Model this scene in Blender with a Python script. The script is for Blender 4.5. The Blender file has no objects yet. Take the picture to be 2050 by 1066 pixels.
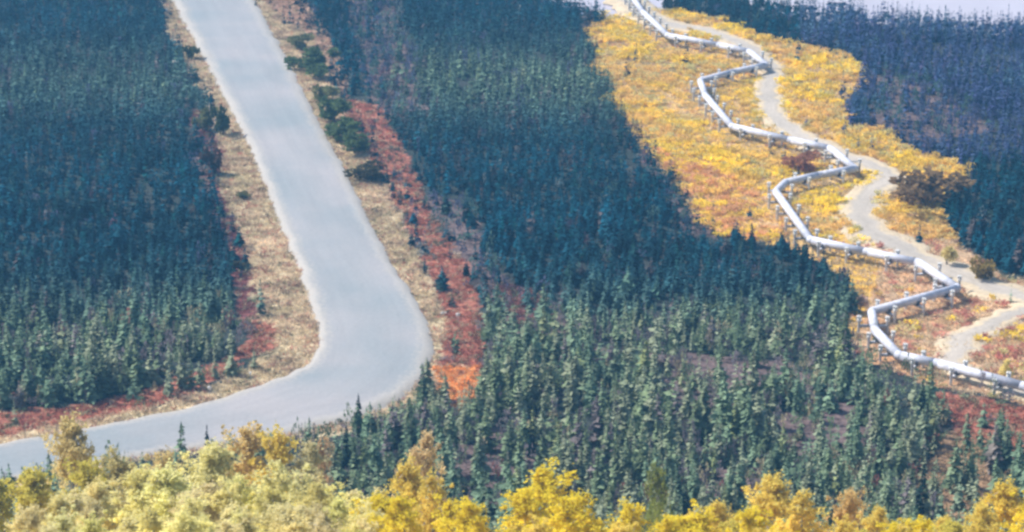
import bpy, math, random
import numpy as np
from mathutils import Vector, Euler, Matrix
random.seed(7); RNG = np.random.default_rng(11)
C = bpy.context.scene.collection
S = bpy.context.scene

# ------------------------------------------------------------------ camera
CAM_H, PITCH, FPX = 152.0, math.radians(18.0), 4924.0
cd = bpy.data.cameras.new("camera"); cam = bpy.data.objects.new("camera", cd); C.objects.link(cam)
cam.location = (0, 0, CAM_H); cam.rotation_euler = (math.pi/2 - PITCH, 0, 0)
cd.sensor_width = 36; cd.lens = FPX/2050*36; cd.clip_start = 1; cd.clip_end = 20000
S.camera = cam
# ------------------------------------------------------------------ sky, sun, exposure
SUN_EL, SUN_AZ = math.radians(48), math.radians(-70)      # azimuth from +Y (away from camera) towards +X
w = bpy.data.worlds.new("World"); S.world = w; w.use_nodes = True
nt = w.node_tree; bg = nt.nodes['Background']
sky = nt.nodes.new('ShaderNodeTexSky'); sky.sky_type = 'NISHITA'; sky.sun_disc = False
sky.sun_elevation = SUN_EL; sky.sun_rotation = SUN_AZ; sky.dust_density = 1.5; sky.ozone_density = 2.0
nt.links.new(sky.outputs[0], bg.inputs[0]); bg.inputs[1].default_value = 0.13
sd = bpy.data.lights.new("sun", 'SUN'); sd.energy = 4.8; sd.angle = math.radians(2.0); sd.color = (1.0, 0.95, 0.88)
sun = bpy.data.objects.new("sun", sd); C.objects.link(sun)
sdir = Vector((math.sin(SUN_AZ)*math.cos(SUN_EL), math.cos(SUN_AZ)*math.cos(SUN_EL), math.sin(SUN_EL)))
sun.rotation_euler = sdir.to_track_quat('Z', 'Y').to_euler(); sun.location = (0, 400, 300)
S.view_settings.view_transform = 'Standard'; S.view_settings.look = 'None'
S.view_settings.gamma = 1; S.view_settings.exposure = 0.55
S.cycles.filter_width = 2.8
S.cycles.max_bounces = 6; S.cycles.volume_bounces = 0

# ------------------------------------------------------------------ layout helpers
cp, sp_ = math.cos(PITCH), math.sin(PITCH)
def ray(px, py):
    px = np.asarray(px, float); py = np.asarray(py, float)
    u = px-1025; v = 533-py
    return u, FPX*cp + v*sp_, -FPX*sp_ + v*cp
def onplane(px, py, z=0.0):
    """where the line of sight meets the level z"""
    dx, dy, dz = ray(px, py); t = (z-CAM_H)/dz
    return dx*t, dy*t
def topx(x, y, z=0.0):
    x = np.asarray(x, float); y = np.asarray(y, float); zz = np.asarray(z, float)-CAM_H
    dep = y*cp - zz*sp_; up = y*sp_ + zz*cp
    dep = np.where(dep < 1, 1, dep)
    return 1025+FPX*x/dep, 533-FPX*up/dep
def _h(i, j, s):
    n = (i*374761393 + j*668265263 + s*2147483647) & 0xffffffff
    n = ((n ^ (n >> 13))*1274126177) & 0xffffffff
    return ((n ^ (n >> 16)) & 0xffff)/65535.0
def noise(x, y, sc, s=1):
    x = np.asarray(x, float)/sc; y = np.asarray(y, float)/sc
    i = np.floor(x).astype(np.int64); j = np.floor(y).astype(np.int64)
    fx = x-i; fy = y-j; fx = fx*fx*(3-2*fx); fy = fy*fy*(3-2*fy)
    a = _h(i, j, s); b = _h(i+1, j, s); c = _h(i, j+1, s); d = _h(i+1, j+1, s)
    return (a*(1-fx)+b*fx)*(1-fy) + (c*(1-fx)+d*fx)*fy          # 0..1
def fbm(x, y, sc, s=1):
    return (noise(x, y, sc, s)*.5 + noise(x, y, sc*.47, s+5)*.3 + noise(x, y, sc*.21, s+9)*.2)
SL = math.tan(math.radians(24.4))
def terrain(x, y):
    x = np.asarray(x, float); y = np.asarray(y, float)
    slope = CAM_H - 2.2 - 4.0*np.clip(y/150, 0, 1) - SL*y + (noise(x, y, 40, 3)-.5)*2.0
    slope = np.minimum(slope, CAM_H-2.2)
    k = 6.0
    hill = np.where(slope > 40, slope, k*np.log1p(np.exp(np.clip(slope, -60, 60)/k)))
    plain = (fbm(x, y, 45, 21)-.5)*.7
    far = np.clip((y-1500)/3000, 0, 1)**2*120*fbm(x, y, 900, 31)   # distant hills
    return hill + plain + far
def inpoly(px, py, poly):
    px = np.asarray(px); py = np.asarray(py); r = np.zeros(px.shape, bool)
    n = len(poly)
    for k in range(n):
        x0, y0 = poly[k]; x1, y1 = poly[(k+1) % n]
        if y0 == y1: continue
        c = ((y0 > py) != (y1 > py)) & (px < (x1-x0)*(py-y0)/(y1-y0)+x0)
        r ^= c
    return r

ROAD_L = [(270,-180),(318,-70),(352,0),(390,70),(430,150),(480,240),(520,330),(555,420),(590,500),(620,580),(640,650),(640,700),(610,735),(540,765),(430,800),(300,835),(150,862),(0,890),(-200,930)]
ROAD_R = [(440,-180),(478,-70),(505,0),(545,70),(588,150),(632,240),(676,320),(716,400),(752,470),(788,540),(825,590),(855,645),(866,700),(850,745),(800,790),(700,835),(560,868),(300,905),(0,960),(-200,1010)]
VERGE = [(240,-180),(290,-70),(320,0),(335,60),(372,130),(425,220),(438,300),(435,390),(478,470),(505,560),(525,640),(545,700),(500,735),(420,775),(300,812),(200,832),(60,865),(-200,910),(-200,1040),(0,985),(300,925),(560,890),(720,860),(820,815),(880,770),(905,700),(893,640),(865,570),(830,490),(795,420),(762,360),(725,300),(700,240),(672,180),(645,110),(620,50),(565,0),(530,-70),(500,-180)]
RED = [([(500,-10),(600,0),(650,60),(700,150),(690,200),(660,150),(630,80),(560,30)], 'pink'),
       ([(690,195),(760,215),(800,290),(835,360),(860,430),(905,480),(945,560),(965,640),(968,720),(955,800),(880,790),(880,700),(895,640),(870,560),(835,480),(790,400),(745,330),(710,270)], 'red'),
       ([(870,735),(960,735),(965,810),(880,812)], 'orange'),
       ([(990,570),(1080,590),(1110,650),(1040,650),(990,620)], 'maroon'),
       ([(560,660),(540,700),(440,758),(300,812),(180,838),(0,878),(-200,915),(-200,840),(0,825),(180,810),(320,775),(440,728),(500,690),(515,640)], 'red'),
       ([(440,380),(478,470),(505,560),(520,640),(500,680),(480,620),(470,560),(450,480),(430,420)], 'maroon'),
       ([(395,210),(440,300),(445,390),(425,390),(410,320),(385,250)], 'maroon'),
       ([(1860,785),(1960,800),(2300,880),(2300,960),(2050,912),(1900,868)], 'red')]
YEL = [(1175,45),(1240,28),(1300,18),(1400,25),(1450,45),(1540,75),(1720,128),(1735,165),(1690,205),(1710,250),(1775,275),(1850,312),(1945,338),(1910,375),(1880,430),(1925,495),(2005,550),(2130,575),(2400,640),(2400,900),(2130,835),(2000,800),(1900,785),(1765,738),(1700,700),(1685,640),(1715,600),(1690,565),(1640,525),(1560,490),(1450,472),(1392,445),(1368,385),(1318,325),(1262,270),(1225,195),(1190,120)]
TRACK = [(1235,-40,50),(1262,8,60),(1310,45,60),(1400,58,55),(1490,88,50),(1548,140,42),(1532,195,46),(1562,250,50),(1630,287,50),(1710,318,46),(1782,345,46),(1800,362,46),(1715,395,54),(1720,440,60),(1785,488,58),(1850,520,50),(1950,562,48),(2060,600,54),(2250,650,60)]
TRACK2 = [(2080,608,40),(1995,640,36),(1930,680,40),(1905,725,40),(1960,760,30),(2080,800,26)]
OCHRE = [(1880,865),(1960,880),(2060,915),(2300,960),(2300,1150),(1880,1120),(1840,960)]
MAUVE = [([(1130,690),(1300,700),(1560,720),(1640,780),(1500,800),(1250,740)], .5), ([(930,860),(1000,850),(1080,930),(1010,1000),(900,960)], .6), ([(1560,820),(1700,800),(1760,880),(1650,930),(1540,900)], .5), ([(690,-60),(790,-60),(850,230),(760,240),(720,170)], .75), ([(850,380),(940,420),(1010,560),(1100,600),(1150,680),(1000,660),(950,560),(880,480)], .6),
         ([(1240,250),(1330,300),(1400,440),(1440,480),(1380,470),(1320,380)], .6), ([(1720,150),(1860,170),(2000,260),(1850,290),(1760,260)], .55),
         ([(1330,730),(1500,740),(1480,850),(1340,840)], .7), ([(430,180),(470,300),(430,420),(380,330)], .35),
         ([(1020,860),(900,1010),(960,1066),(1080,1000)], .45), ([(1380,940),(1520,930),(1560,1060),(1420,1066)], .5)]
RIVER = [(900,-400),(1010,-30),(1105,2),(1170,30),(1250,44),(1330,22),(1375,-5),(1400,-20),(1480,0),(1560,34),(1700,48),(1850,62),(2050,72),(2700,90),(2900,-400)]

# cover albedos (linear)
COL = dict(ochre=(.30,.19,.11), floor=(.025,.045,.042), mauve=(.14,.10,.095), tan=(.52,.43,.27), red=(.35,.135,.09), maroon=(.20,.075,.07), pink=(.42,.27,.19),
           orange=(.62,.26,.08), yel=(.62,.38,.07), brown=(.36,.20,.10), sand=(.52,.40,.26), slope=(.50,.40,.14))
def zone(px, py):
    """integer ground-cover code per point"""
    z = np.zeros(px.shape, int)
    for poly, p in MAUVE: z[inpoly(px, py, poly)] = 1
    z[inpoly(px, py, VERGE)] = 2
    nm = {'red': 3, 'maroon': 4, 'pink': 5, 'orange': 6}
    for poly, k in RED: z[inpoly(px, py, poly)] = nm[k]
    z[inpoly(px, py, YEL)] = 7
    z[inpoly(px, py, OCHRE)] = 8
    return z
NAMES = ['floor','mauve','tan','red','maroon','pink','orange','yel','ochre']
def strip_mask(x, y, line, extra=0.0):
    m = np.zeros(np.shape(x), bool)
    P = [(*map(float, onplane(a, b)), c) for a, b, c in line]
    for (x0,y0,w0),(x1,y1,w1) in zip(P[:-1], P[1:]):
        dx, dy = x1-x0, y1-y0; L = dx*dx+dy*dy
        t = np.clip(((x-x0)*dx+(y-y0)*dy)/L, 0, 1)
        d = np.hypot(x-x0-t*dx, y-y0-t*dy)
        m |= d < (w0+(w1-w0)*t)*.5/9.0 + extra
    return m
ROADPOLY = ROAD_L + ROAD_R[::-1]

# ------------------------------------------------------------------ object helpers
def mesh_obj(name, V, F, mat, parent=None, smooth=False, loc=(0,0,0)):
    """V (n,3); F list of equal-size index rows or list of lists"""
    me = bpy.data.meshes.new(name)
    V = np.asarray(V, np.float32)
    if isinstance(F, np.ndarray):
        k = F.shape[1]; n = len(F)
        me.vertices.add(len(V)); me.vertices.foreach_set('co', V.ravel())
        me.loops.add(n*k); me.loops.foreach_set('vertex_index', F.astype(np.int32).ravel())
        me.polygons.add(n); me.polygons.foreach_set('loop_start', np.arange(0, n*k, k, dtype=np.int32))
        me.update(calc_edges=True)
    else:
        me.from_pydata(V.tolist(), [], F); me.update()
    if smooth: me.polygons.foreach_set('use_smooth', [True]*len(me.polygons))
    if mat: me.materials.append(mat)
    o = bpy.data.objects.new(name, me); C.objects.link(o); o.location = loc
    if parent: o.parent = parent
    return o
def empty(name, loc, rz=0):
    o = bpy.data.objects.new(name, None); C.objects.link(o); o.location = loc; o.rotation_euler = (0,0,rz)
    o.empty_display_size = .3
    return o
def tag(o, label=None, cat=None, group=None, kind=None):
    if label: o['label'] = label
    if cat: o['category'] = cat
    if group: o['group'] = group
    if kind: o['kind'] = kind
    return o
def colattr(me, cols):
    a = me.color_attributes.new('tint', 'FLOAT_COLOR', 'POINT')
    c = np.ones((len(me.vertices), 4), np.float32); c[:, :3] = cols; a.data.foreach_set('color', c.ravel())
def copy_tree(o, parent=None):
    c = o.copy(); C.objects.link(c); c.parent = parent
    for ch in o.children: copy_tree(ch, c)
    return c

def newmat(name):
    m = bpy.data.materials.new(name); m.use_nodes = True; n = m.node_tree
    return m, n, n.nodes['Principled BSDF'], n.links.new, n.nodes.new
def jitter_col(n, L, N, src, scale=8, lo=.7, hi=1.3, tex='Object', rough_detail=4):
    tc = N('ShaderNodeTexCoord'); nz = N('ShaderNodeTexNoise'); nz.inputs['Scale'].default_value = scale; nz.inputs['Detail'].default_value = rough_detail
    L(tc.outputs[tex], nz.inputs['Vector'])
    mr = N('ShaderNodeMapRange'); mr.inputs['From Min'].default_value = .3; mr.inputs['From Max'].default_value = .7
    mr.inputs['To Min'].default_value = lo; mr.inputs['To Max'].default_value = hi; L(nz.outputs['Fac'], mr.inputs['Value'])
    vm = N('ShaderNodeVectorMath'); vm.operation = 'SCALE'; L(src, vm.inputs[0]); L(mr.outputs[0], vm.inputs['Scale'])
    return vm.outputs[0], nz
def mat_simple(name, col, rough=.8, scale=3, lo=.8, hi=1.2, metallic=0, bump=0):
    m, n, b, L, N = newmat(name)
    rgb = N('ShaderNodeRGB'); rgb.outputs[0].default_value = (*col, 1)
    o, nz = jitter_col(n, L, N, rgb.outputs[0], scale, lo, hi)
    L(o, b.inputs['Base Color']); b.inputs['Roughness'].default_value = rough; b.inputs['Metallic'].default_value = metallic
    if bump:
        bp = N('ShaderNodeBump'); bp.inputs['Strength'].default_value = bump; L(nz.outputs['Fac'], bp.inputs['Height']); L(bp.outputs[0], b.inputs['Normal'])
    return m
def mat_leaf(name, src, trans=.0, scale=1.5, lo=.75, hi=1.3):
    """src 'attr' reads the per-plant tint, 'obj' reads the object's own colour"""
    m, n, b, L, N = newmat(name)
    if src == 'attr':
        a = N('ShaderNodeVertexColor'); a.layer_name = 'tint'; col = a.outputs[0]
    else:
        a = N('ShaderNodeObjectInfo'); col = a.outputs['Color']
    o, nz = jitter_col(n, L, N, col, scale, lo, hi)
    b.inputs['Roughness'].default_value = .75; b.inputs['Specular IOR Level'].default_value = .05
    L(o, b.inputs['Base Color'])
    if trans:
        t = N('ShaderNodeBsdfTranslucent'); L(o, t.inputs['Color']); mx = N('ShaderNodeMixShader'); mx.inputs[0].default_value = trans
        L(b.outputs[0], mx.inputs[1]); L(t.outputs[0], mx.inputs[2]); L(mx.outputs[0], n.nodes['Material Output'].inputs['Surface'])
    return m
M_needleA = mat_leaf('needles_mass', 'attr', .0, 1.2, .7, 1.35)
M_needleO = mat_leaf('needles', 'obj', .0, 1.2, .7, 1.35)
M_leafA = mat_leaf('leaves_mass', 'attr', .42, 1.5, .7, 1.3)
M_leafO = mat_leaf('leaves', 'obj', .5, 1.5, .7, 1.3)
M_bark = mat_simple('bark', (.10,.075,.06), .9, 6, .6, 1.4)
M_birchbark = mat_simple('birch_bark', (.45,.42,.38), .8, 5, .5, 1.2)
M_pipe = mat_simple('pipe_jacket', (.56,.57,.64), .7, .7, .72, 1.12)
M_steel = mat_simple('galvanised_steel', (.50,.51,.54), .5, 2.0, .8, 1.15, .3)
M_steeld = mat_simple('dark_steel', (.10,.10,.12), .6, 2.0, .8, 1.15, .3)
M_white = mat_simple('white_paint', (.8,.8,.78), .5, 4, .9, 1.05)
M_rock = mat_simple('rock', (.48,.46,.42), .9, 2, .7, 1.2, 0, .4)

# ------------------------------------------------------------------ ground sheet
def axis(a, b, step, lo, hi):
    mid = np.arange(a, b+step*.5, step); r = [b]; s = step
    while r[-1] < hi: s *= 1.25; r.append(r[-1]+s)
    l = [a]; s = step
    while l[-1] > lo: s *= 1.25; l.append(l[-1]-s)
    return np.concatenate([np.array(l[1:])[::-1], mid, np.array(r[1:])])
def river_depth(px, py): return inpoly(px, py, RIVER)
gx = axis(-150, 165, 1.0, -2600, 2600); gy = axis(300, 800, 1.15, -120, 3200)
X, Y = np.meshgrid(gx, gy); Z = terrain(X, Y)
px, py = topx(X, Y, 0)
jit = 26*(fbm(X, Y, 7, 41)-.5), 14*(fbm(X, Y, 7, 47)-.5)
zc = zone(px+jit[0]*1.6, py+jit[1]*1.6)
G = np.array([COL[k] for k in NAMES])[zc]
n1 = fbm(X, Y, 12, 51)[..., None]; n2 = fbm(X, Y, 5, 55)[..., None]
brown = np.array(COL['brown']); sand = np.array(COL['sand'])
yelm = (zc == 7)[..., None]
G = np.where(yelm, G*(1-.5*np.clip((n1-.45)*4, 0, 1)) + sand*.5*np.clip((n1-.45)*4, 0, 1), G)
low = yelm[..., 0] & (px+.35*py > 1950) & (py > 480)
G = np.where(low[..., None], sand*(1-n2)+np.array((.50,.24,.10))*n2, G)
G = np.where((zc == 0)[..., None], G*(1-.6*n1)+np.array((.07,.055,.05))*.6*n1, G)
sl = (Y < 335)[..., None]
G = np.where(sl, np.array(COL['slope'])*(.5+.6*n1), G)
rv = inpoly(px, py, RIVER) & (Y < 1400)
rv_soft = rv & (Y > 600)
Z = np.where(rv_soft, -1.2, Z)
G = np.where(rv_soft[..., None], np.array((.42,.38,.36)), G)
G *= (.8+.4*n2)
ny, nx = X.shape
idx = np.arange(nx*ny).reshape(ny, nx)
F = np.stack([idx[:-1,:-1], idx[:-1,1:], idx[1:,1:], idx[1:,:-1]], -1).reshape(-1, 4)
m, n, b, L, N = newmat('ground_cover')
a = N('ShaderNodeVertexColor'); a.layer_name = 'tint'
o_, nz = jitter_col(n, L, N, a.outputs[0], 1.1, .55, 1.4, 'Object', 6)
L(o_, b.inputs['Base Color']); b.inputs['Roughness'].default_value = .95; b.inputs['Specular IOR Level'].default_value = .1
bp = N('ShaderNodeBump'); bp.inputs['Strength'].default_value = .8; bp.inputs['Distance'].default_value = .4; L(nz.outputs['Fac'], bp.inputs['Height']); L(bp.outputs[0], b.inputs['Normal'])
g = mesh_obj('ground', np.stack([X, Y, Z], -1).reshape(-1, 3), F, m, smooth=True); colattr(g.data, G.reshape(-1, 3)); tag(g, kind='structure')

# pale silty river beyond the forest edge
rp = [tuple(map(float, onplane(a, b))) for a, b in RIVER]
m, n, b, L, N = newmat('silty_water')
rgb = N('ShaderNodeRGB'); rgb.outputs[0].default_value = (.46,.42,.46,1)
o_, nz = jitter_col(n, L, N, rgb.outputs[0], .05, .9, 1.08); L(o_, b.inputs['Base Color']); b.inputs['Roughness'].default_value = .35
rx = axis(-60, 400, 12, -1500, 1500); ry = np.arange(640, 1380, 8.0)
RX, RY = np.meshgrid(rx, ry)
idx = np.arange(RX.size).reshape(RX.shape)
F = np.stack([idx[:-1,:-1], idx[:-1,1:], idx[1:,1:], idx[1:,:-1]], -1).reshape(-1, 4)
cx_, cy_ = RX.ravel()[F].mean(1), RY.ravel()[F].mean(1)
qx, qy = topx(cx_, cy_, 0); keep = inpoly(qx, qy, [(880,-400),(990,-36),(1090,12),(1160,40),(1250,54),(1340,34),(1385,6),(1400,-8),(1480,10),(1560,44),(1700,58),(1850,72),(2050,82),(2800,100),(3000,-400)])
r = mesh_obj('river', np.stack([RX.ravel(), RY.ravel(), np.full(RX.size, -.75)], -1), F[keep], m); tag(r, kind='structure')

# ------------------------------------------------------------------ gravel highway (raised bed)
def resample(poly, z, n):
    P = np.array([onplane(a, b, z) for a, b in poly]).reshape(-1, 2)
    d = np.concatenate([[0], np.cumsum(np.hypot(*np.diff(P, axis=0).T))]); t = np.linspace(0, d[-1], n)
    Q = np.stack([np.interp(t, d, P[:, k]) for k in (0, 1)], -1)
    for _ in range(6): Q[1:-1] = (Q[:-2]+2*Q[1:-1]+Q[2:])/4
    return Q
def ribbon(name, LQ, RQ, top, foot, out, mat, nc=12, rag=1.2):
    n = len(LQ); rows = []; ac = []
    wv = (fbm(LQ[:, 0], LQ[:, 1], 5, 61)-.5)[:, None]*rag
    d = RQ-LQ; wd = np.hypot(*d.T)[:, None]; u = d/wd
    LQ = LQ + u*wv; RQ = RQ - u*(fbm(RQ[:, 0], RQ[:, 1], 5, 67)-.5)[:, None]*rag
    cols = [(LQ-u*out, foot, -.05)] + [(LQ+(RQ-LQ)*k/nc, top+.12*math.sin(math.pi*k/nc), k/nc) for k in range(nc+1)] + [(RQ+u*out, foot, 1.05)]
    V = np.concatenate([np.column_stack([p, np.full(n, z)]) for p, z, _ in cols])
    A = np.concatenate([np.full(n, a) for _, _, a in cols])
    D = np.tile(np.concatenate([[0], np.cumsum(np.hypot(*np.diff((LQ+RQ)/2, axis=0).T))]), len(cols))
    m_ = len(cols); idx = np.arange(n*m_).reshape(m_, n)
    F = np.stack([idx[:-1,:-1], idx[1:,:-1], idx[1:,1:], idx[:-1,1:]], -1).reshape(-1, 4)
    o = mesh_obj(name, V, F, mat, smooth=True)
    colattr(o.data, np.column_stack([A, D/100, A*0]))
    return tag(o, kind='structure')
def gravel(name, c0, c1, track_amt, edge, edgecol):
    m, n, b, L, N = newmat(name)
    a = N('ShaderNodeVertexColor'); a.layer_name = 'tint'; sx = N('ShaderNodeSeparateColor'); L(a.outputs[0], sx.inputs[0])
    tc = N('ShaderNodeTexCoord'); n1 = N('ShaderNodeTexNoise'); n1.inputs['Scale'].default_value = .035; n1.inputs['Detail'].default_value = 5; L(tc.outputs['Object'], n1.inputs['Vector'])
    cr = N('ShaderNodeMix'); cr.data_type = 'RGBA'; cr.inputs[6].default_value = (*c0, 1); cr.inputs[7].default_value = (*c1, 1)
    mr = N('ShaderNodeMapRange'); mr.inputs[1].default_value = .35; mr.inputs[2].default_value = .65; L(n1.outputs['Fac'], mr.inputs[0]); L(mr.outputs[0], cr.inputs[0])
    # wheel tracks run with the road: a gentle ripple across its width
    cc = N('ShaderNodeCombineXYZ'); m1 = N('ShaderNodeMath'); m1.operation = 'MULTIPLY'; m1.inputs[1].default_value = 9; L(sx.outputs[0], m1.inputs[0]); L(m1.outputs[0], cc.inputs[0])
    m2 = N('ShaderNodeMath'); m2.operation = 'MULTIPLY'; m2.inputs[1].default_value = 2.2; L(sx.outputs[1], m2.inputs[0]); L(m2.outputs[0], cc.inputs[1])
    n2 = N('ShaderNodeTexNoise'); n2.inputs['Scale'].default_value = 1; n2.inputs['Detail'].default_value = 3; L(cc.outputs[0], n2.inputs['Vector'])
    n3 = N('ShaderNodeTexNoise'); n3.inputs['Scale'].default_value = 1.3; n3.inputs['Detail'].default_value = 6; L(tc.outputs['Object'], n3.inputs['Vector'])
    ad = N('ShaderNodeMath'); ad.operation = 'ADD'; L(n2.outputs['Fac'], ad.inputs[0]); L(n3.outputs['Fac'], ad.inputs[1])
    m3 = N('ShaderNodeMapRange'); m3.inputs[1].default_value = .7; m3.inputs[2].default_value = 1.3; m3.inputs[3].default_value = 1-track_amt; m3.inputs[4].default_value = 1+track_amt; L(ad.outputs[0], m3.inputs[0])
    # sandy shoulders
    m4 = N('ShaderNodeMath'); m4.operation = 'SUBTRACT'; m4.inputs[1].default_value = .5; L(sx.outputs[0], m4.inputs[0])
    m5 = N('ShaderNodeMath'); m5.operation = 'ABSOLUTE'; L(m4.outputs[0], m5.inputs[0])
    m6 = N('ShaderNodeMath'); m6.operation = 'MULTIPLY_ADD'; m6.inputs[1].default_value = .22; L(n3.outputs['Fac'], m6.inputs[0]); L(m5.outputs[0], m6.inputs[2])
    m7 = N('ShaderNodeMapRange'); m7.inputs[1].default_value = edge; m7.inputs[2].default_value = edge+.12; L(m6.outputs[0], m7.inputs[0])
    e = N('ShaderNodeMix'); e.data_type = 'RGBA'; L(m7.outputs[0], e.inputs[0]); L(cr.outputs[2], e.inputs[6]); e.inputs[7].default_value = (*edgecol, 1)
    vm = N('ShaderNodeVectorMath'); vm.operation = 'SCALE'; L(e.outputs[2], vm.inputs[0]); L(m3.outputs[0], vm.inputs['Scale'])
    L(vm.outputs[0], b.inputs['Base Color']); b.inputs['Roughness'].default_value = .9
    bp = N('ShaderNodeBump'); bp.inputs['Strength'].default_value = .5; bp.inputs['Distance'].default_value = .15; L(n3.outputs['Fac'], bp.inputs['Height']); L(bp.outputs[0], b.inputs['Normal'])
    return m
M_road = gravel('highway_gravel', (.225,.25,.26), (.315,.30,.30), .08, .47, (.36,.335,.30))
M_track = gravel('track_gravel', (.36,.32,.27), (.46,.40,.33), .16, .30, (.52,.42,.28))
ribbon('highway', resample(ROAD_L, .7, 420), resample(ROAD_R, .7, 420), .7, -.5, 2.2, M_road, 14, 2.6)
def track(name, line, z):
    P = np.array([onplane(a, b, z) for a, b, c in line]).reshape(-1, 2); W = np.array([c for _, _, c in line])/9.0/2*1.8
    d = np.concatenate([[0], np.cumsum(np.hypot(*np.diff(P, axis=0).T))]); t = np.linspace(0, d[-1], 260)
    Q = np.stack([np.interp(t, d, P[:, k]) for k in (0, 1)], -1); W = np.interp(t, d, W)
    for _ in range(40): Q[1:-1] = (Q[:-2]+2*Q[1:-1]+Q[2:])/4
    T = np.gradient(Q, axis=0); T /= np.hypot(*T.T)[:, None]; Nn = np.column_stack([-T[:, 1], T[:, 0]])
    # near the track's tight bends keep the width within the bend
    ribbon(name, Q+Nn*W[:, None]*.85, Q-Nn*W[:, None]*.85, z, -.5, 1.2, M_track, 8, 6.0)
track('pipeline_track', TRACK, .42)
track('side_track', TRACK2, .36)

# ------------------------------------------------------------------ plant shapes
def kites(P0, D, W, Ln, roll):
    """leaf or branch blades: root P0, direction D, width W, length Ln -> 4 verts, 1 quad each"""
    D = D/np.linalg.norm(D, axis=1)[:, None]
    ref = np.tile(np.array([[0, 0, 1.0]]), (len(D), 1)); s = np.cross(D, ref); s /= (np.linalg.norm(s, axis=1)[:, None]+1e-6)
    u = np.cross(s, D); side = s*np.cos(roll)[:, None]+u*np.sin(roll)[:, None]
    mid = P0 + D*(Ln*.42)[:, None]
    V = np.stack([P0, mid+side*(W*.5)[:, None], P0+D*Ln[:, None], mid-side*(W*.5)[:, None]], 1)
    return V.reshape(-1, 3)
def quads(n, base=0): return (np.arange(n*4).reshape(n, 4)+base)
def spruce_shape(h, R, whorls, per, rng, trunk_in=True):
    lean = rng.normal(0, .02, 2); P0 = []; D = []; W = []; Ln = []
    z0 = h*rng.uniform(.02, .12)
    for i in range(whorls):
        t = (i+rng.uniform(-.3, .3))/whorls; t = min(max(t, 0), .985); z = z0+(h-z0)*t
        prof = (1-t)**.85*(.75+.25*math.sin(t*9+rng.uniform(0, 6)))+.05
        if t > .82 and rng.random() < .5: prof += .07            # clubbed top
        k = max(3, int(round(per*(.5+.5*(1-t)))))
        a0 = rng.uniform(0, 6.28)
        for j in range(k):
            a = a0+6.283*j/k+rng.uniform(-.4, .4); l = R*prof*rng.uniform(.65, 1.25)
            P0.append((lean[0]*z, lean[1]*z, z)); D.append((math.cos(a), math.sin(a), -.45+.5*t+rng.uniform(-.25, .2)))
            Ln.append(l); W.append(max(l*rng.uniform(.55, .85), R*.16))
    P0, D, W, Ln = map(np.array, (P0, D, W, Ln))
    V = kites(P0, D.astype(float), W, Ln, rng.uniform(-1.1, 1.1, len(P0)))
    F = quads(len(P0))
    # leader
    r = R*.07; T = np.array([[r,0,h*.8],[-r*.5,r*.87,h*.8],[-r*.5,-r*.87,h*.8],[lean[0]*h,lean[1]*h,h*1.03]]); T[:3, :2] += lean*h*.8
    F = np.concatenate([F, np.array([[0,1,3,3],[1,2,3,3],[2,0,3,3]])+len(V)]) if False else F
    V2 = kites(np.array([[lean[0]*h*.85,lean[1]*h*.85,h*.85]]*2), np.array([[.02,0,1.0],[0,.02,1.0]]), np.array([R*.14]*2), np.array([h*.18]*2), np.array([0,1.5]))
    F = np.concatenate([F, quads(2, len(V))]); V = np.concatenate([V, V2])
    return V, F
def cone(h, r0, r1, k=5, lean=(0,0), z0=0.0, segs=1):
    V = []; F = []
    for s in range(segs+1):
        t = s/segs
        for j in range(k):
            a = 6.283*j/k; r = r0+(r1-r0)*t; V.append((math.cos(a)*r+lean[0]*t, math.sin(a)*r+lean[1]*t, z0+h*t))
    for s in range(segs):
        for j in range(k): F.append((s*k+j, s*k+(j+1) % k, (s+1)*k+(j+1) % k, (s+1)*k+j))
    return np.array(V, float), np.array(F)
def limb(a, b, r0, r1, k=5):
    a = np.array(a, float); b = np.array(b, float); d = b-a; L_ = np.linalg.norm(d); q = Vector(d).to_track_quat('Z', 'Y').to_matrix()
    V, F = cone(L_, r0, r1, k); V = V @ np.array(q).T + a
    return V, F
def join(parts):
    V = []; F = []; n = 0
    for v, f in parts: V.append(v); F.append(f+n); n += len(v)
    return np.concatenate(V), np.concatenate(F)
def bush_shape(w_, h, nleaf, size, rng, flat=.0):
    """many small leaves in an uneven mound of clumps"""
    nc = 7; cen = np.column_stack([rng.normal(0, w_*.28, nc), rng.normal(0, w_*.28, nc), rng.uniform(.3, .78, nc)*h])
    c = rng.integers(0, nc, nleaf); rad = rng.uniform(.14, .3, nc)*np.array([1]*nc)
    dirs = rng.normal(0, 1, (nleaf, 3)); dirs /= np.linalg.norm(dirs, axis=1)[:, None]
    P = cen[c] + dirs*(rad[c]*rng.uniform(.5, 1.1, nleaf))[:, None]*np.array([w_, w_, h*.8]); P[:, 2] = np.abs(P[:, 2])+.02
    D = dirs*.6+rng.normal(0, .6, (nleaf, 3)); D[:, 2] += .2
    s = size*rng.uniform(.6, 1.4, nleaf)
    return kites(P, D, s*.8, s, rng.uniform(0, 3.1, nleaf)), quads(nleaf)
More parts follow.
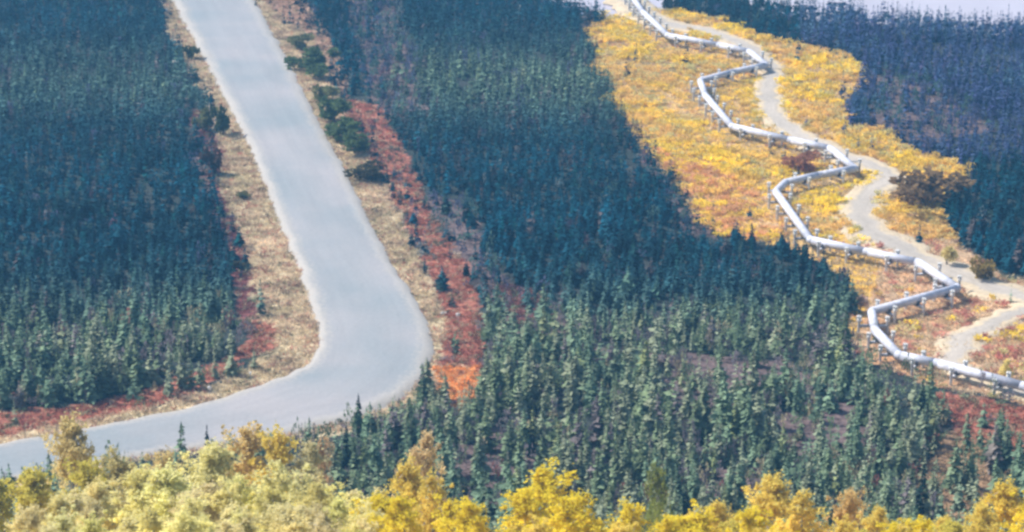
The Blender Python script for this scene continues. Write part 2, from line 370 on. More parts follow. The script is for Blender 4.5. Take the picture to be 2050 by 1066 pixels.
def mass(name, shapes, xs, ys, zs, rot, sc, pick, tint, mat, label, cat):
    """one uncountable stand of plants as one object"""
    Vs = []; Fs = []; Cs = []; n = 0
    for k, (V, F) in enumerate(shapes):
        s = np.where(pick == k)[0]
        if not len(s): continue
        c, si = np.cos(rot[s]), np.sin(rot[s]); sx, sz = sc[s, 0], sc[s, 1]
        P = np.empty((len(s), len(V), 3), np.float32)
        P[..., 0] = (V[None, :, 0]*c[:, None]-V[None, :, 1]*si[:, None])*sx[:, None]+xs[s][:, None]
        P[..., 1] = (V[None, :, 0]*si[:, None]+V[None, :, 1]*c[:, None])*sx[:, None]+ys[s][:, None]
        P[..., 2] = V[None, :, 2]*sz[:, None]+zs[s][:, None]
        Fs.append((F[None]+(np.arange(len(s))*len(V))[:, None, None]+n).reshape(-1, F.shape[1]))
        Vs.append(P.reshape(-1, 3)); Cs.append(np.repeat(tint[s], len(V), 0)); n += P.shape[0]*P.shape[1]
    o = mesh_obj(name, np.concatenate(Vs), np.concatenate(Fs), mat); colattr(o.data, np.concatenate(Cs))
    return tag(o, label, cat, kind='stuff')
def scatter(x0, x1, y0, y1, step, rng):
    gx_, gy_ = np.meshgrid(np.arange(x0, x1, step), np.arange(y0, y1, step))
    x = gx_.ravel()+rng.uniform(-.5, .5, gx_.size)*step; y = gy_.ravel()+rng.uniform(-.5, .5, gx_.size)*step
    return x, y

# ------------------------------------------------------------------ pipeline
PIPE_Z, PIPE_R = 2.4, .84
PP = [(1255,-20),(1288,26),(1337,72),(1440,91),(1500,104),(1534,131),(1470,144),(1402,162),(1412,192),(1466,254),(1583,281),(1662,298),(1712,338),(1640,351),(1572,366),(1553,385),(1623,481),(1735,505),(1838,526),(1917,577),(1745,624),(1752,662),(1800,712),(1876,728),(2050,774),(2260,830)]
PW = [Vector((*map(float, onplane(a, b, PIPE_Z)), PIPE_Z)) for a, b in PP]
def sweep(pts, r, k=14):
    V = []; F = []
    n = len(pts)
    for i, p in enumerate(pts):
        t = (pts[min(i+1, n-1)]-pts[max(i-1, 0)]).normalized(); s = t.cross(Vector((0,0,1))).normalized(); u = s.cross(t)
        for j in range(k):
            a = 6.28318*j/k; q = p+s*math.cos(a)*r+u*math.sin(a)*r; V.append(q[:])
    for i in range(n-1):
        for j in range(k): F.append((i*k+j, (i+1)*k+j, (i+1)*k+(j+1) % k, i*k+(j+1) % k))
    F.append(tuple(range(k))); F.append(tuple((n-1)*k+j for j in range(k))[::-1])
    return V, F
pipe = empty('oil_pipeline', (PW[16].x, PW[16].y, 0)); bpy.context.view_layer.update()
tag(pipe, 'long silvery white pipeline zigzagging on low supports through the yellow clearing', 'pipeline')
off = -Vector(pipe.location)
BR = .5
ends = []
for i in range(len(PW)):
    if i in (0, len(PW)-1): ends.append((PW[i], PW[i])); continue
    a = (PW[i-1]-PW[i]); c = (PW[i+1]-PW[i]); r = min(BR, a.length*.35, c.length*.35)
    p0 = PW[i]+a.normalized()*r; p1 = PW[i]+c.normalized()*r; ends.append((p0, p1))
    pts = [(p0*(1-t)**2+PW[i]*2*t*(1-t)+p1*t*t)+off for t in [k/8 for k in range(9)]]
    V, F = sweep(pts, PIPE_R); mesh_obj('pipe_elbow', V, F, M_pipe, pipe, True)
for i in range(len(PW)-1):
    p0, p1 = ends[i][1], ends[i+1][0]; d = (p1-p0)
    nseg = max(1, int(d.length/12))
    pts = [p0+d*k/nseg+off for k in range(nseg+1)]
    V, F = sweep(pts, PIPE_R); mesh_obj('pipe_section', V, F, M_pipe, pipe, True)
    # coupling bands around the joints of the jacket
    for k in range(1, nseg):
        q = p0+d*k/nseg+off; t = d.normalized(); V, F = sweep([q-t*.12, q+t*.12], PIPE_R+.035); mesh_obj('joint_band', V, F, M_steel, pipe, True)

def box(cx, cy, cz, sx, sy, sz):
    V = np.array([(cx+a*sx/2, cy+b_*sy/2, cz+c*sz/2) for a in (-1, 1) for b_ in (-1, 1) for c in (-1, 1)])
    F = np.array([(0,1,3,2),(4,6,7,5),(0,4,5,1),(2,3,7,6),(0,2,6,4),(1,5,7,3)]); return V, F
def make_support(half):
    """local X runs across the pipe"""
    t = empty('pipeline_support', (0,0,0))
    for s in (-1, 1):
        V, F = cone(3.05, .26, .26, 10, z0=-.3); V[:, 0] += s*half
        mesh_obj('post', V, F, M_steel, t, True)
        # finned cap on each post
        parts = [cone(.34, .40, .40, 10, z0=2.75), cone(.25, .40, .05, 10, z0=3.09)]
        for a in range(6):
            bv, bf = box(.26, 0, 3.45, .40, .04, .6); c, s_ = math.cos(a*1.047), math.sin(a*1.047)
            R_ = np.array([[c,-s_,0],[s_,c,0],[0,0,1]]); parts.append((bv @ R_.T, bf))
        parts = [(v, np.asarray(f)) for v, f in parts]
        V, F = join(parts); V[:, 0] += s*half; mesh_obj('finned_cap', V, F, M_white, t)
    V, F = join([box(0, -.17, 1.75, half*2-.5, .10, .42), box(0, .17, 1.75, half*2-.5, .10, .42), box(0, 0, 1.985, half*2-.5, .5, .05)])
    mesh_obj('crossbeam', V, F, M_steel, t)
    V, F = join([box(0, 0, 2.0, 2.1, .8, .10), box(1.0, 0, 2.45, .10, .6, .7), box(-1.0, 0, 2.45, .10, .6, .7)])
    mesh_obj('pipe_shoe', V, F, M_steeld, t)
    return t
legname = {0:'beyond the farthest willows beside the pale river', 1:'beside the pale river at the far end of the pipeline', 2:'on the far leg running right past the river gravel', 3:'just before the farthest right-hand bend of the pipeline', 4:'at the farthest hairpin bend of the pipeline', 5:'on the far leg doubling back left below the first hairpin',
 6:'on the far leg doubling back towards the bright yellow willows', 7:'at the left bend beside the brightest yellow willows', 8:'on the leg running down beside the grey track curve', 9:'on the shaded leg under the middle yellow willows', 10:'on the leg leading to the middle right-hand hairpin', 11:'at the middle right-hand hairpin of the pipeline',
 12:'on the dark-shadowed leg left of the middle hairpin', 13:'on the middle leg doubling back above the small left bend', 14:'at the small left bend in the middle of the pipeline', 15:'on the double-dotted leg running down from the middle left bend', 16:'on the leg along the orange scrub above the track', 17:'on the leg beside the track leading to the near hairpin',
 18:'at the near right-hand hairpin by the gravel track', 19:'on the near leg doubling back left over rusty ground', 20:'at the near left bend beside the dark forest edge', 21:'on the near leg running down from the left bend', 22:'on the near leg past the last small bend', 23:'on the nearest leg running out of the right edge', 24:'on the leg beyond the right edge'}
proto = {}
first = {}
sup_xy = []
for i in range(len(PW)-1):
    p0, p1 = PW[i], PW[i+1]; d = p1-p0; ln = d.length
    k = max(1, int(round(ln/8.5)))
    for j in range(k):
        q = p0+d*((j+.5)/k); half = 2.6 if i in (4, 7, 11, 14, 18, 20) else 2.3
        sh = .9 if (i in (8, 15, 18, 21)) else .25
        if half not in proto: proto[half] = make_support(half); o = proto[half]
        else: o = copy_tree(proto[half])
        az = math.atan2(d.y, d.x)-math.pi/2
        cr_ = Vector((math.cos(az), math.sin(az)))
        if cr_.x < 0: cr_ = -cr_
        o.location = (q.x, q.y, -.4); o.rotation_euler = (0, 0, az)
        nm = ['first', 'second', 'third', 'fourth', 'fifth', 'sixth', 'seventh', 'eighth', 'ninth'][min(j, 8)]
        lb = ('steel two-post support '+legname[i]) if k == 1 else ('%s steel support from the far end %s' % (nm, legname[i]))
        tag(o, ' '.join(lb.split()[:16]), 'pipeline support', 'two-post supports under the pipeline')
        sup_xy.append((q.x, q.y))

# ------------------------------------------------------------------ vegetation
rng = np.random.default_rng(5)
# spruce positions
x, y = scatter(-190, 215, 318, 800, 2.05, rng)
px, py = topx(x, y, 0)
j1 = 70*(fbm(x, y, 11, 71)-.5); j2 = 30*(fbm(x, y, 11, 77)-.5)
z = zone(px+j1, py+j2)
p_keep = np.array([.97, .26, 0, .05, .12, .10, .0, .006, .45])[z]
r2 = rng.random(len(x)); keep = r2 < p_keep*np.where(py > 650, .72, 1)
keep &= ~inpoly(px, py, [(1690,690),(1760,790),(1880,828),(2060,870),(2300,940),(2300,820),(2060,770),(1880,725),(1800,700)])
keep &= fbm(x, y, 9, 81) > .29+.06*(py > 640)
riv = inpoly(px, py+np.where(px > 1500, 20, 6), RIVER) | (y > 900)
keep &= ~riv
wpx, wpy = topx(x, y, .7)
keep &= ~inpoly(wpx, wpy, ROADPOLY)
for ln in (TRACK, TRACK2): keep &= ~strip_mask(x, y, ln, 1.2)
for qx, qy in sup_xy: keep &= np.hypot(x-qx, y-qy) > 3.6
keep &= ~((px < 760) & (py > 850) & (rng.random(len(x)) < .35))
# keep the view of the bend and the low road clear: trees in front of it stay short
x, y, px, py = x[keep], y[keep], px[keep], py[keep]
zt = terrain(x, y)
hh = rng.uniform(3.0, 5.6, len(x))*(.8+.5*fbm(x, y, 25, 83))
hh *= 1+.38/(1+np.exp(-(py-680)/40.0))
hh *= np.where(rng.random(len(x)) < .07, 1.35, 1)
front = inpoly(px, py, [(-300,900),(500,885),(700,850),(880,810),(880,860),(620,930),(200,990),(-300,1020)])
hh *= np.where(front, .62, 1)
# tall dark spruces the photo singles out: (px, py of the top, py of the base)
SPECIAL = [(695,850,948,'tall dark narrow spruce standing against the brush left of centre, below the bend'), (893,792,848,'small black spruce below the orange patch by the road bend'),
           (1080,858,958,'tall very dark spruce above the bright yellow birch in the middle'), (1062,835,915,'dark spruce just left of centre gap above the yellow birch'), (1843,762,872,'tall thin dark spruce between the near pipeline leg and the forest'),
           (1838,948,1085,'dark green spruce rising from the bottom edge between yellow birches'), (718,788,852,'slim spruce overlapping the lower edge of the highway bend'), (415,852,903,'lone short spruce at the near edge of the grey highway'),
           (1370,975,1078,'dark olive spruce at the bottom edge right of the bright birch'), (1145,745,812,'dark spruce in the mixed forest right of the road bend'), (1195,770,840,'dark green spruce second from the road bend thicket'), (862,1010,1090,'dark spruce tucked behind the orange sapling')]
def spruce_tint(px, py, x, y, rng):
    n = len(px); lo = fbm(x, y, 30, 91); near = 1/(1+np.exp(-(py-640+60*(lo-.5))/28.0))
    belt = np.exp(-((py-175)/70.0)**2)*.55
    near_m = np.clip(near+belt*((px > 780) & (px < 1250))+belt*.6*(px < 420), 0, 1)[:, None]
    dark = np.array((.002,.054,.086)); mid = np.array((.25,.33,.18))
    c = dark*(1-near_m)+mid*near_m  # broad shade bands over the forest put into the tint, plus greener near trees
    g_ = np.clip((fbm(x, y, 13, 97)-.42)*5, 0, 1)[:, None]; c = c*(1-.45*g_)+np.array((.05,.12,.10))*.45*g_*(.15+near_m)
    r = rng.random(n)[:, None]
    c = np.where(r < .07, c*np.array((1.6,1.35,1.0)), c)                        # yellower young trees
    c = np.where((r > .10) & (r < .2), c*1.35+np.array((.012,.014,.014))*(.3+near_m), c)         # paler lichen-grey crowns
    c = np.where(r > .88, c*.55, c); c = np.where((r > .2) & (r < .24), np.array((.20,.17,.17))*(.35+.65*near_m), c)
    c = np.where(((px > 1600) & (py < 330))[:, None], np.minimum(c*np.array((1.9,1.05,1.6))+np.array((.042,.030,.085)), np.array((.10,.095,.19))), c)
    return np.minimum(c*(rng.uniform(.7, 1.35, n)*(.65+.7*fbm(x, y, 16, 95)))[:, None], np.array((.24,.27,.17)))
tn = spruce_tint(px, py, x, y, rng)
# the 300 that show largest become trees of their own
scale_px = FPX/np.hypot(y, CAM_H)
size = hh*scale_px
inframe = (px > 5) & (px < 2045) & (py-size*.5 < 1060) & (py > 640)
tipy = py-size
hid = (px < 1000) & (tipy > 930) | (tipy > 1040)
cand = np.where(inframe & ~hid)[0]; cand = cand[np.argsort(-size[cand])][:288]
rest = np.ones(len(x), bool); rest[cand] = False
shapes = [spruce_shape(1, a_, w_, b_, rng) for a_, w_, b_ in ((.16,17,6),(.2,15,7),(.25,15,7),(.3,14,8),(.34,12,8),(.26,10,5),(.13,18,5),(.3,9,4))] + [spruce_shape(1, .25, 11, 6, rng) for _ in range(6)]
far = py < 420
pick = np.where(far, rng.integers(8, 14, len(x)), rng.integers(0, 8, len(x)))
sc = np.column_stack([hh*rng.uniform(.85, 1.35, len(x)), hh])
rt = rng.uniform(0, 6.28, len(x))
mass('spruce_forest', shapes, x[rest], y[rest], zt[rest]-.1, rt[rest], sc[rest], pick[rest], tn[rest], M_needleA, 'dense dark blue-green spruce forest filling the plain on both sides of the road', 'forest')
N_FOREST = int(rest.sum())
# prototypes for individual spruces
def tree_proto(name, cropV, cropF, trV, trF, leafmat, barkmat):
    t = empty(name, (0,0,0)); mesh_obj('trunk', trV, trF, barkmat, t); mesh_obj('crown', cropV, cropF, leafmat, t); return t
protos = []
for k in range(8):
    V, F = spruce_shape(1, .22+.06*rng.random(), 26, 8, rng); tv, tf = cone(.95, .018, .004, 5)
    protos.append(tree_proto('spruce_tree', V, F, tv, tf, M_needleO, M_bark))
used = [0]*8
def put(protos, used, k, loc, rz, sx, sz, col, label, cat, group):
    if used[k]: t = copy_tree(protos[k])
    else: t = protos[k]; used[k] = 1
    t.location = loc; t.rotation_euler = (0, 0, rz); t.scale = (sx, sx, sz)
    for ch in t.children:
        if ch.name.startswith('crown'): ch.color = (*col, 1)
    return tag(t, label, cat, group)
def where(px, py):
    row = 'behind the birches' if py > 960 else ('in the mixed stand' if py > 860 else 'far in the stand')
    if px < 500: return 'on the near side of the highway'
    if px < 760: return row+' below the highway bend'
    if px < 1000: return row+' under the orange roadside scrub'
    if px < 1300: return row+' right of the red strip'
    if px < 1600: return row+' around the grey-mauve brush'
    if px < 1850: return row+' below the near pipeline leg'
    return row+' by the tan ground at the right'
for i in cand:
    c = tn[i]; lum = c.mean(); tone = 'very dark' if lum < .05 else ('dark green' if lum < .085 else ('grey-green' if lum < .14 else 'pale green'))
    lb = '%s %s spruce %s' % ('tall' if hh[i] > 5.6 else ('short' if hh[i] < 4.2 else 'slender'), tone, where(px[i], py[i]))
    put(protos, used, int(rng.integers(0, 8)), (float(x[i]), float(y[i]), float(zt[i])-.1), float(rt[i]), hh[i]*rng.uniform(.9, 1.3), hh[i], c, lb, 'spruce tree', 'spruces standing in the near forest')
for a, top, base, lb in SPECIAL:
    X0, Y0 = map(float, onplane(a, base)); g0 = float(terrain(X0, Y0))
    h = (base-top)/(FPX/math.hypot(Y0, CAM_H))/cp
    put(protos, used, int(rng.integers(0, 8)), (X0, Y0, g0-.1), rng.uniform(0, 6), h*.75, h, (.012,.03,.025), lb, 'spruce tree', 'dark spruces standing out of the brush')

# mauve leafless brush, undergrowth in the forest
x, y = scatter(-180, 200, 322, 800, 2.6, rng); px, py = topx(x, y, 0)
prob = np.full(len(x), .07); prob[py > 655] = .62
for poly, p in MAUVE: prob[inpoly(px+20*(fbm(x,y,8,3)-.5), py, poly)] = p
z = zone(px, py); prob[z == 4] = .6; prob[(z >= 5) | (z == 2)] = 0; prob[z == 8] = .9; prob[z == 3] = .2
prob[inpoly(px, py+6, RIVER)] = 0; prob[inpoly(px, py-12, ROADPOLY) | inpoly(px, py, ROADPOLY)] = 0
k = rng.random(len(x)) < prob; x, y, px, py, z = x[k], y[k], px[k], py[k], z[k]
bs = [bush_shape(1, 1, 60, .17, rng) for _ in range(6)]
hb = rng.uniform(1.2, 3.4, len(x)); slim = rng.random(len(x)) < .5; hb = np.where(slim, rng.uniform(3.2, 5.6, len(x)), hb); hb *= np.where((z > 0) & (z != 1), .5, 1); r = rng.random(len(x))[:, None]
mv = np.clip((fbm(x, y, 22, 121)-.38)*5, 0, 1)[:, None]; r = r*.75+.25*(1-mv)
t = np.where(r < .42, np.array((.24,.20,.21)), np.where(r < .76, np.array((.20,.27,.15)), np.where(r < .93, np.array((.42,.36,.22)), np.array((.34,.14,.12)))))
t = np.where(((z == 8) & (rng.random(len(x)) < .7))[:, None], np.array((.40,.28,.16)), t)
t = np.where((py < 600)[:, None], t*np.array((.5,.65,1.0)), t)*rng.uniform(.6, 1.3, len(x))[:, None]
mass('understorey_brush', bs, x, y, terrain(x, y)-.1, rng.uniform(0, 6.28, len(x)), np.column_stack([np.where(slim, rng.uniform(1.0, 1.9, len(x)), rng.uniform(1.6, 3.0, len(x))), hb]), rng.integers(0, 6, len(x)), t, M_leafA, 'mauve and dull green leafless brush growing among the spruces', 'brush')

# yellow willow thicket round the pipeline
x, y = scatter(10, 215, 380, 780, 1.45, rng); px, py = topx(x, y, 0)
z = zone(px+70*(fbm(x, y, 11, 71)-.5), py+30*(fbm(x, y, 11, 77)-.5))
k = z == 7
dens = np.where(py > 480, .13, .80)*np.clip((fbm(x, y, 8, 29)-.25)*5, .25, 1)
dens = np.where(inpoly(px, py, [(1790,500),(2400,640),(2400,900),(1870,730),(1760,640)]), .16, dens)
dens = np.where(inpoly(px, py, [(1700,160),(1800,200),(1760,240),(1650,215)]), .3, dens)
k &= (rng.random(len(x)) < dens) & ~strip_mask(x, y, TRACK, .5) & ~strip_mask(x, y, TRACK2, .5)
PS = np.array([(p.x, p.y) for p in PW])
dp = np.full(len(x), 99.0)
for a, b in zip(PS[:-1], PS[1:]):
    e = b-a; tt = np.clip(((x-a[0])*e[0]+(y-a[1])*e[1])/(e@e), 0, 1); dp = np.minimum(dp, np.hypot(x-a[0]-tt*e[0], y-a[1]-tt*e[1]))
k &= dp > 3.0
x, y, px, py, dp = x[k], y[k], px[k], py[k], dp[k]
hb = rng.uniform(.8, 2.1, len(x))*(.6+.8*fbm(x, y, 14, 23))*np.where(dp < 9, .6, 1)
f = fbm(x, y, 16, 27); r = rng.random(len(x))
bright = np.array((.95,.74,.07)); org = np.array((.82,.58,.20)); och = np.array((.66,.60,.27)); pk = np.array((.60,.27,.20))
w_ = np.clip((f-.35)*3.5, 0, 1)[:, None]; t = bright*w_+org*(1-w_)
t = np.where((r < .18)[:, None], och, t); 
lowp = inpoly(px, py, [(1300,300),(1400,330),(1600,420),(1640,520),(1460,480),(1380,450)])
t = np.where((lowp & (r < .5))[:, None], pk*.6+org*.5, t)
t = np.where(((py > 480) & (r > .55))[:, None], pk, t)
t *= rng.uniform(.75, 1.2, len(x))[:, None]
ws = [bush_shape(1, 1, 80, .20, rng) for _ in range(6)]
mass('willow_thicket', ws, x, y, terrain(x, y)-.1, rng.uniform(0, 6.28, len(x)), np.column_stack([rng.uniform(1.5, 2.6, len(x)), hb]), rng.integers(0, 6, len(x)), t, M_leafA, 'golden yellow and orange low willow thicket covering the pipeline clearing', 'willow thicket')
N_WIL = len(x)

# red dwarf birch on the roadside strips
x, y = scatter(-190, 215, 340, 780, .95, rng); px, py = topx(x, y, 0)
z = zone(px+20*(fbm(x, y, 5, 13)-.5), py+10*(fbm(x, y, 5, 17)-.5)); k = (((z >= 3) & (z <= 6)) | ((z == 2) & (fbm(x, y*3, 6, 43) > .56))) & (rng.random(len(x)) < .85*np.clip((fbm(x, y, 4, 19)-.25)*5, .15, 1)) & ~inpoly(px, py-10, ROADPOLY)
x, y, z = x[k], y[k], z[k]
t = np.array([COL[q] for q in NAMES])[z]*1.15*rng.uniform(.6, 1.4, len(x))[:, None]
t = np.where((z == 2)[:, None], np.array((.44,.33,.24))*rng.uniform(.5, 1.4, len(x))[:, None], t)
t = np.where((rng.random(len(x)) < .28)[:, None], np.array((.46,.33,.22)), t)
t = np.where((rng.random(len(x)) < .12)[:, None], np.array((.09,.11,.06)), t)
rs = [bush_shape(1, 1, 40, .24, rng) for _ in range(5)]
mass('dwarf_birch_scrub', rs, x, y, terrain(x, y)-.05, rng.uniform(0, 6.28, len(x)), np.column_stack([rng.uniform(.8, 1.6, len(x)), rng.uniform(.35, .9, len(x))]), rng.integers(0, 5, len(x)), t, M_leafA, 'crimson and rust dwarf birch scrub in strips along the roadside', 'scrub')

# dry grass on the verges
def tuft(rng, n=10):
    a = rng.uniform(0, 6.28, n); P = np.column_stack([np.cos(a)*.25*rng.random(n), np.sin(a)*.25*rng.random(n), np.zeros(n)])
    D = np.column_stack([np.cos(a)*.5, np.sin(a)*.5, np.full(n, .9)]); l = rng.uniform(.5, 1.1, n)
    return kites(P, D, l*.18, l, rng.uniform(0, 3, n)), quads(n)
x, y = scatter(-190, 215, 335, 790, .8, rng); px, py = topx(x, y, 0); z = zone(px+16*(fbm(x, y, 5, 13)-.5), py+10*(fbm(x, y, 5, 17)-.5))
on = ~inpoly(*topx(x, y, .7), ROADPOLY) & ~strip_mask(x, y, TRACK, -1.2+.9*rng.random(len(x))) & ~strip_mask(x, y, TRACK2, -1.2)
k = on & (((z == 2) & (rng.random(len(x)) < .85)) | ((z == 7) & (rng.random(len(x)) < .5)) | ((z >= 3) & (z < 7) & (rng.random(len(x)) < .1)))
x, y, px, py = x[k], y[k], px[k], py[k]
f = fbm(x, y, 7, 33)[:, None]; t = np.array((.68,.53,.39))*f*1.25+np.array((.42,.37,.20))*(1-f); t = np.where(rng.random(len(x))[:, None] < .1, np.array((.50,.24,.18)), t)*rng.uniform(.75, 1.25, len(x))[:, None]
mass('dry_grass', [tuft(rng) for _ in range(5)], x, y, terrain(x, y)-.03, rng.uniform(0, 6.28, len(x)), np.column_stack([rng.uniform(.9, 1.7, len(x)), rng.uniform(.4, 1.0, len(x))]), rng.integers(0, 5, len(x)), t, M_leafA, 'straw-coloured dry grass on the verges beside the highway', 'grass')

# roadside green bushes
bprotos = []
for k in range(4):
    V, F = bush_shape(1, 1, 620, .15, rng)
    st = join([limb((0,0,-.1), (rng.uniform(-.25,.25), rng.uniform(-.25,.25), .7), .02, .006) for _ in range(6)])
    t = empty('willow_bush', (0,0,0)); mesh_obj('stems', *st, M_bark, t); mesh_obj('crown', V, F, M_leafO, t); bprotos.append(t)
bused = [0]*4
def bush(a, b, wpx, hpx, col, label, group='bushes standing alone beside the roads'):
    X0, Y0 = map(float, onplane(a, b)); s = FPX/math.hypot(Y0, CAM_H)
    return put(bprotos, bused, int(rng.integers(0, 4)), (X0, Y0, float(terrain(X0, Y0))-.05), rng.uniform(0, 6), wpx/s*1.15, hpx/s*1.15, col, label, 'bush', group)
GR = (.12,.17,.07); OL = (.20,.21,.09)
for a in [(600,100,36,26,OL,'small olive bush at the top of the right verge'), (622,140,60,42,GR,'round dark green bush, upper of the pair on the right verge'), (640,158,40,30,GR,'small dark green bush tucked under the round one on the right verge'),
          (650,205,40,30,OL,'olive bush between two green clumps on the right verge'), (668,245,50,44,GR,'green bush at the top of the long clump on the right verge'), (690,282,54,46,GR,'green bush in the middle of the long right verge clump'), (712,310,44,38,GR,'dark bush at the foot of the long right verge clump'),
          (735,362,56,28,(.10,.09,.05),'low dark brown bush where the red strip meets the right verge'), (448,272,26,58,(.07,.10,.05),'tall narrow dark bush on the left road edge'), (410,262,30,44,OL,'olive bush just left of the tall narrow one'),
          (378,120,26,22,(.08,.10,.04),'small dark bush on the upper left verge'), (428,350,30,44,(.09,.06,.05),'dark maroon bush at the narrowest part of the left verge'), (1850,418,100,56,(.24,.16,.08),'wide dark brown bush right of the gravel track, above the orange willows'),
          (1895,535,26,44,(.80,.68,.30),'upright pale yellow bush at the near hairpin of the pipeline'), (2012,762,24,34,(.85,.72,.28),'small bright yellow bush behind the nearest pipeline leg'), (1965,560,40,34,(.30,.22,.06),'olive yellow bush on the far side of the track near the right edge'),
          (1722,622,20,34,(.66,.5,.4),'pale pinkish bush at the tip of the near left bend'), (488,400,20,14,OL,'tiny olive bush in the middle of the left verge'), (1605,345,50,34,(.45,.22,.13),'rusty bush inside the middle left bend of the pipeline'),
          (1340,22,26,30,(.05,.08,.07),'dark bush against the pale river by the far pipeline'), (478,540,24,18,(.12,.1,.05),'small dark bush on the lower left verge')]:
    bush(*a)

# ------------------------------------------------------------------ yellow birches on the near slope
def birch_shape(rng, nleaf, size, slim=1.0):
    """unit height; trunk with limbs, leaves in clumps along twigs"""
    limbs = []; tips = []
    tx, ty = rng.normal(0, .02, 2)
    limbs.append(limb((0,0,-.02), (tx, ty, .55), .014, .009, 6)); limbs.append(limb((tx, ty, .55), (tx*1.6, ty*1.6, .97), .009, .003, 5))
    for k in range(26):
        z0 = rng.uniform(.18, .95); a = rng.uniform(0, 6.28); l = (.34*(1.0-z0)+.03)*rng.uniform(.6, 1.35)*slim
        s0 = np.array((tx*z0/.55, ty*z0/.55, z0)); e = s0+np.array((math.cos(a)*l, math.sin(a)*l, l*rng.uniform(.5, 1.1)))
        e[2] = min(e[2], 1.0); limbs.append(limb(s0, e, .006, .002, 4))
        for q in (.45, .75, 1.0): tips.append(s0+(e-s0)*q)
        for _ in range(4):
            e2 = s0+(e-s0)*rng.uniform(.4, 1.1)+rng.normal(0, .055, 3); limbs.append(limb(s0+(e-s0)*.5, e2, .003, .001, 3)); tips.append(e2)
    for z0 in (.8, .88, .95, 1.0): tips.append(np.array((tx*1.6*z0, ty*1.6*z0, z0)))
    tips = np.array(tips); c = rng.integers(0, len(tips), nleaf); sg = rng.uniform(.007, .026, len(tips))*slim**.5
    P = tips[c]+rng.normal(0, 1, (nleaf, 3))*sg[c][:, None]; P[:, 2] = np.maximum(P[:, 2], .05)
    D = rng.normal(0, 1, (nleaf, 3)); D[:, 2] *= .45; s = size*rng.uniform(.6, 1.4, nleaf)
    return kites(P, D, s*.85, s, rng.normal(0, .65, nleaf)), quads(nleaf), join(limbs)
yprotos = []
for k in range(7):
    V, F, (tv, tf) = birch_shape(rng, 7500, .021, 1.0 if k < 5 else .7)
    yprotos.append(tree_proto('birch_tree', V, F, tv, tf, M_leafO, M_birchbark))
yused = [0]*7; 
def birch(a, top, Yd, col, label, wide=1.0, k=None, group='autumn birches on the slope below the camera'):
    dx, dy, dz = ray(a, top); t_ = Yd/dy; X0 = float(dx*t_); zt_ = CAM_H+float(dz*t_); g0 = float(terrain(X0, Yd)); h = zt_-g0
    if h < 2: return None
    return put(yprotos, yused, int(rng.integers(0, 7)) if k is None else k, (X0, float(Yd), g0), rng.uniform(0, 6), h*wide, h, col, label, 'birch tree', group)
BY = (.97,.80,.06); PY = (.97,.90,.42); OY = (.95,.76,.17); DY = (.80,.70,.14); GY = (.35,.38,.08); PO = (.88,.68,.36)
SP = [(1098,935,235,BY,'bright lemon yellow birch, the tallest peak at the bottom middle',1.25), (1050,985,228,BY,'bright yellow birch left beside the tallest lemon one',1.1), (1165,985,230,BY,'bright yellow birch right beside the tallest lemon one',1.1), (1130,1010,215,BY,'low yellow birch in front of the lemon peak',1.2),
      (845,885,265,PO,'slim peach-orange birch rising above the yellow row, half leafless',.6), (820,935,255,OY,'orange yellow birch left of the slim peach one',.8), (870,950,250,OY,'orange yellow birch right of the slim peach one',.8),
      (1545,962,250,OY,'orange tinted birch below the forest gap, left of the dark bottom spruce',1.0), (1600,985,240,OY,'golden birch with a ragged top, second left of the dark bottom spruce',1.1), (1690,985,245,(.85,.62,.25),'pale golden birch just left of the dark bottom spruce',.9),
      (2015,975,250,(.92,.72,.12),'golden yellow birch at the bottom right corner',1.0), (1975,1015,240,OY,'low orange yellow birch left of the corner birch',1.0), (2060,1000,245,BY,'yellow birch cut by the right edge',1.0),
      (1318,940,300,GY,'upright olive green young birch among the spruces',.5), (1420,1010,240,OY,'small golden birch between the olive one and the orange one',1.0), (1330,1040,230,BY,'low yellow birch under the olive one',1.2), (1385,1045,235,OY,'low golden birch right of the low yellow one',1.2),
      (750,1000,240,BY,'bright yellow birch at the right end of the pale mass',1.1), (900,1000,235,BY,'bright yellow birch between the peach one and the lemon peak',1.2), (960,1015,230,BY,'low bright yellow birch left of the lemon peak',1.2), (820,1005,225,BY,'low yellow birch below the peach one',1.2),
      (1250,1020,230,BY,'low yellow birch at the foot of the lemon peak, right side',1.1), (1760,1030,235,OY,'low orange birch directly left of the dark bottom spruce',1.0), (1890,1040,235,OY,'low golden birch directly right of the dark bottom spruce',1.0), (1480,1040,230,OY,'low orange birch beneath the forest gap',1.2),
      (138,846,300,(.80,.66,.30),'tawny birch whose top crosses the highway at far left',.7), (60,948,275,DY,'dark mustard birch in front of the highway at the left edge',1.0), (170,940,275,DY,'mustard birch in front of the highway, second from the left edge',1.0), (10,972,260,(.62,.54,.08),'deep olive yellow birch at the left edge',1.0),
      (235,918,285,(.70,.60,.25),'straw coloured birch right of the mustard pair',.8), (330,908,285,(.82,.66,.30),'straw orange birch under the highway',.8), (420,900,280,PY,'pale yellow birch below the near highway, left of the crest of the pale mass',1.0), (500,872,285,(.88,.68,.28),'golden cream birch whose top just touches the highway',.85), (545,885,280,OY,'orange cream birch right of the golden cream one',.8), (630,905,280,(.80,.72,.40),'cream birch at the right shoulder of the pale mass',.8), (640,880,300,(.72,.50,.28),'thin tawny birch by the dark narrow spruce',.5), (570,930,260,PY,'pale cream birch on the right shoulder of the mass',1.1)]


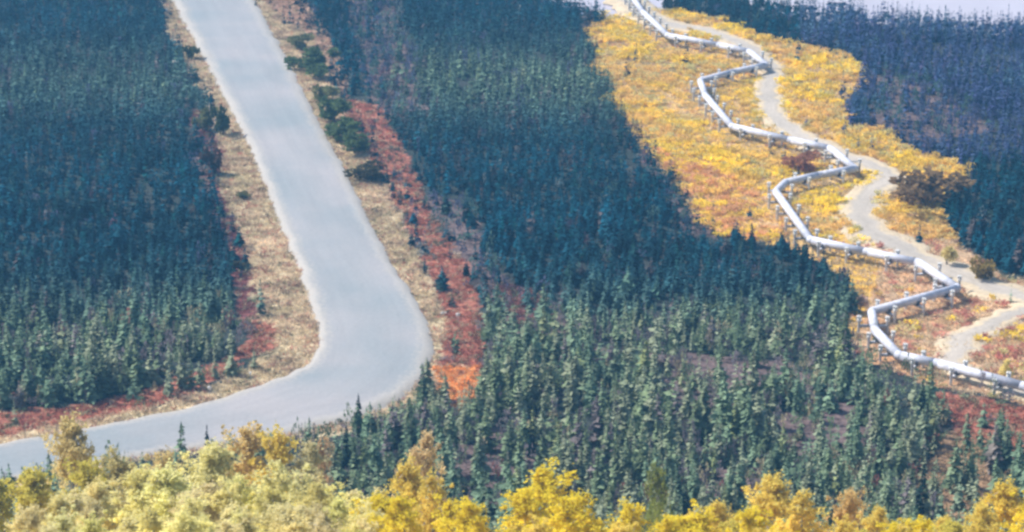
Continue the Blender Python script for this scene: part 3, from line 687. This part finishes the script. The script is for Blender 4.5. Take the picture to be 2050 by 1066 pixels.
for s in SP:
    a, top, Yd, col, lb = s[:5]; birch(a, top, Yd, col, lb, s[5])
for i in range(80):                                     # the broad pale mass at lower left
    a = rng.uniform(-120, 760); crest = 943+ (abs(a-420)/380)**2*55
    lvl = rng.uniform(0, 1); top = crest+lvl*110; Yd = 270-lvl*75+rng.uniform(-12, 12)
    c = np.array(PY)*rng.uniform(.88, 1.08)*np.array((1, rng.uniform(.93, 1.03), rng.uniform(.8, 1.15)))
    birch(a, top, Yd, tuple(c), ('pale creamy yellow birch high in the broad pale mass at lower left' if lvl < .4 else 'pale creamy yellow birch low in the broad pale mass at lower left'), rng.uniform(.8, 1.3))
for i in range(34):
    a = rng.uniform(760, 2150); top = rng.uniform(1028, 1085); birch(a, top, rng.uniform(200, 240), random.choice([BY, OY, BY, DY]), 'low yellow birch in the row cut off by the bottom edge', rng.uniform(1.0, 1.4))

# ------------------------------------------------------------------ roadside posts and stones
def marker(a, b, h, w__, label):
    X0, Y0 = map(float, onplane(a, b)); z0 = float(terrain(X0, Y0))
    t = empty('road_marker', (X0, Y0, z0))
    V, F = box(0, 0, h/2-.1, .12, .08, h+.2); mesh_obj('post', V, F, M_steel, t)
    V, F = box(0, -.06, h-.3, w__, .03, .6); mesh_obj('marker_plate', V, F, M_white, t)
    tag(t, label, 'road marker', 'white markers beside the highway')
marker(917,648,1.9,.75,'white plate marker on the outside of the highway bend')
marker(420,794,1.8,.6,'white marker at the edge of the red strip below the forest')
marker(502,762,1.6,.4,'thin white marker between the inner red scrub and the highway bend')
def boulder(a, b, s, label):
    X0, Y0 = map(float, onplane(a, b)); rr = np.random.default_rng(int(a)); V = []; F = []
    nu, nv = 12, 7
    for i in range(nv+1):
        for j in range(nu):
            th = math.pi*i/nv; ph = 6.283*j/nu; r_ = 1+.18*math.sin(3*ph+a)+.12*math.cos(4*th+b)+rr.normal(0, .04)*(0 < i < nv)
            V.append((math.sin(th)*math.cos(ph)*s*r_, math.sin(th)*math.sin(ph)*s*.8*r_, math.cos(th)*s*.6*r_))
    for i in range(nv):
        for j in range(nu): F.append((i*nu+j, (i+1)*nu+j, (i+1)*nu+(j+1) % nu, i*nu+(j+1) % nu))
    o = mesh_obj('boulder', V, F, M_rock, loc=(X0, Y0, float(terrain(X0, Y0))+s*.25)); tag(o, label, 'boulder', 'pale boulders beside the highway')
boulder(352,128,.95,'pale boulder at the forest edge on the upper left verge')
boulder(332,22,.9,'pale boulder on the left verge near the top of the highway')
boulder(400,205,.6,'small pale boulder above the olive bush on the left verge')
boulder(888,632,.75,'pale low boulder left of the white plate marker')

# drop models of a kind that no spot used
for ps, us in ((protos, used), (bprotos, bused), (yprotos, yused)):
    for p_, u_ in zip(ps, us):
        if not u_:
            for ch in list(p_.children): bpy.data.objects.remove(ch)
            bpy.data.objects.remove(p_)
# ------------------------------------------------------------------ haze
m = bpy.data.materials.new('haze_air'); m.use_nodes = True; n = m.node_tree
n.nodes.remove(n.nodes['Principled BSDF']); v = n.nodes.new('ShaderNodeVolumePrincipled')
v.inputs['Color'].default_value = (.20,.56,.95,1); v.inputs['Density'].default_value = .00025; v.inputs['Anisotropy'].default_value = .1
n.links.new(v.outputs[0], n.nodes['Material Output'].inputs['Volume'])
V, F = box(0, 1500, (-3+185)/2, 9000, 9000, 188)
hz = mesh_obj('haze', V, F, m); tag(hz, 'thin bluish air over the whole valley', 'haze', kind='stuff')
print('forest', N_FOREST, 'willows', N_WIL, 'objects', len(bpy.data.objects))
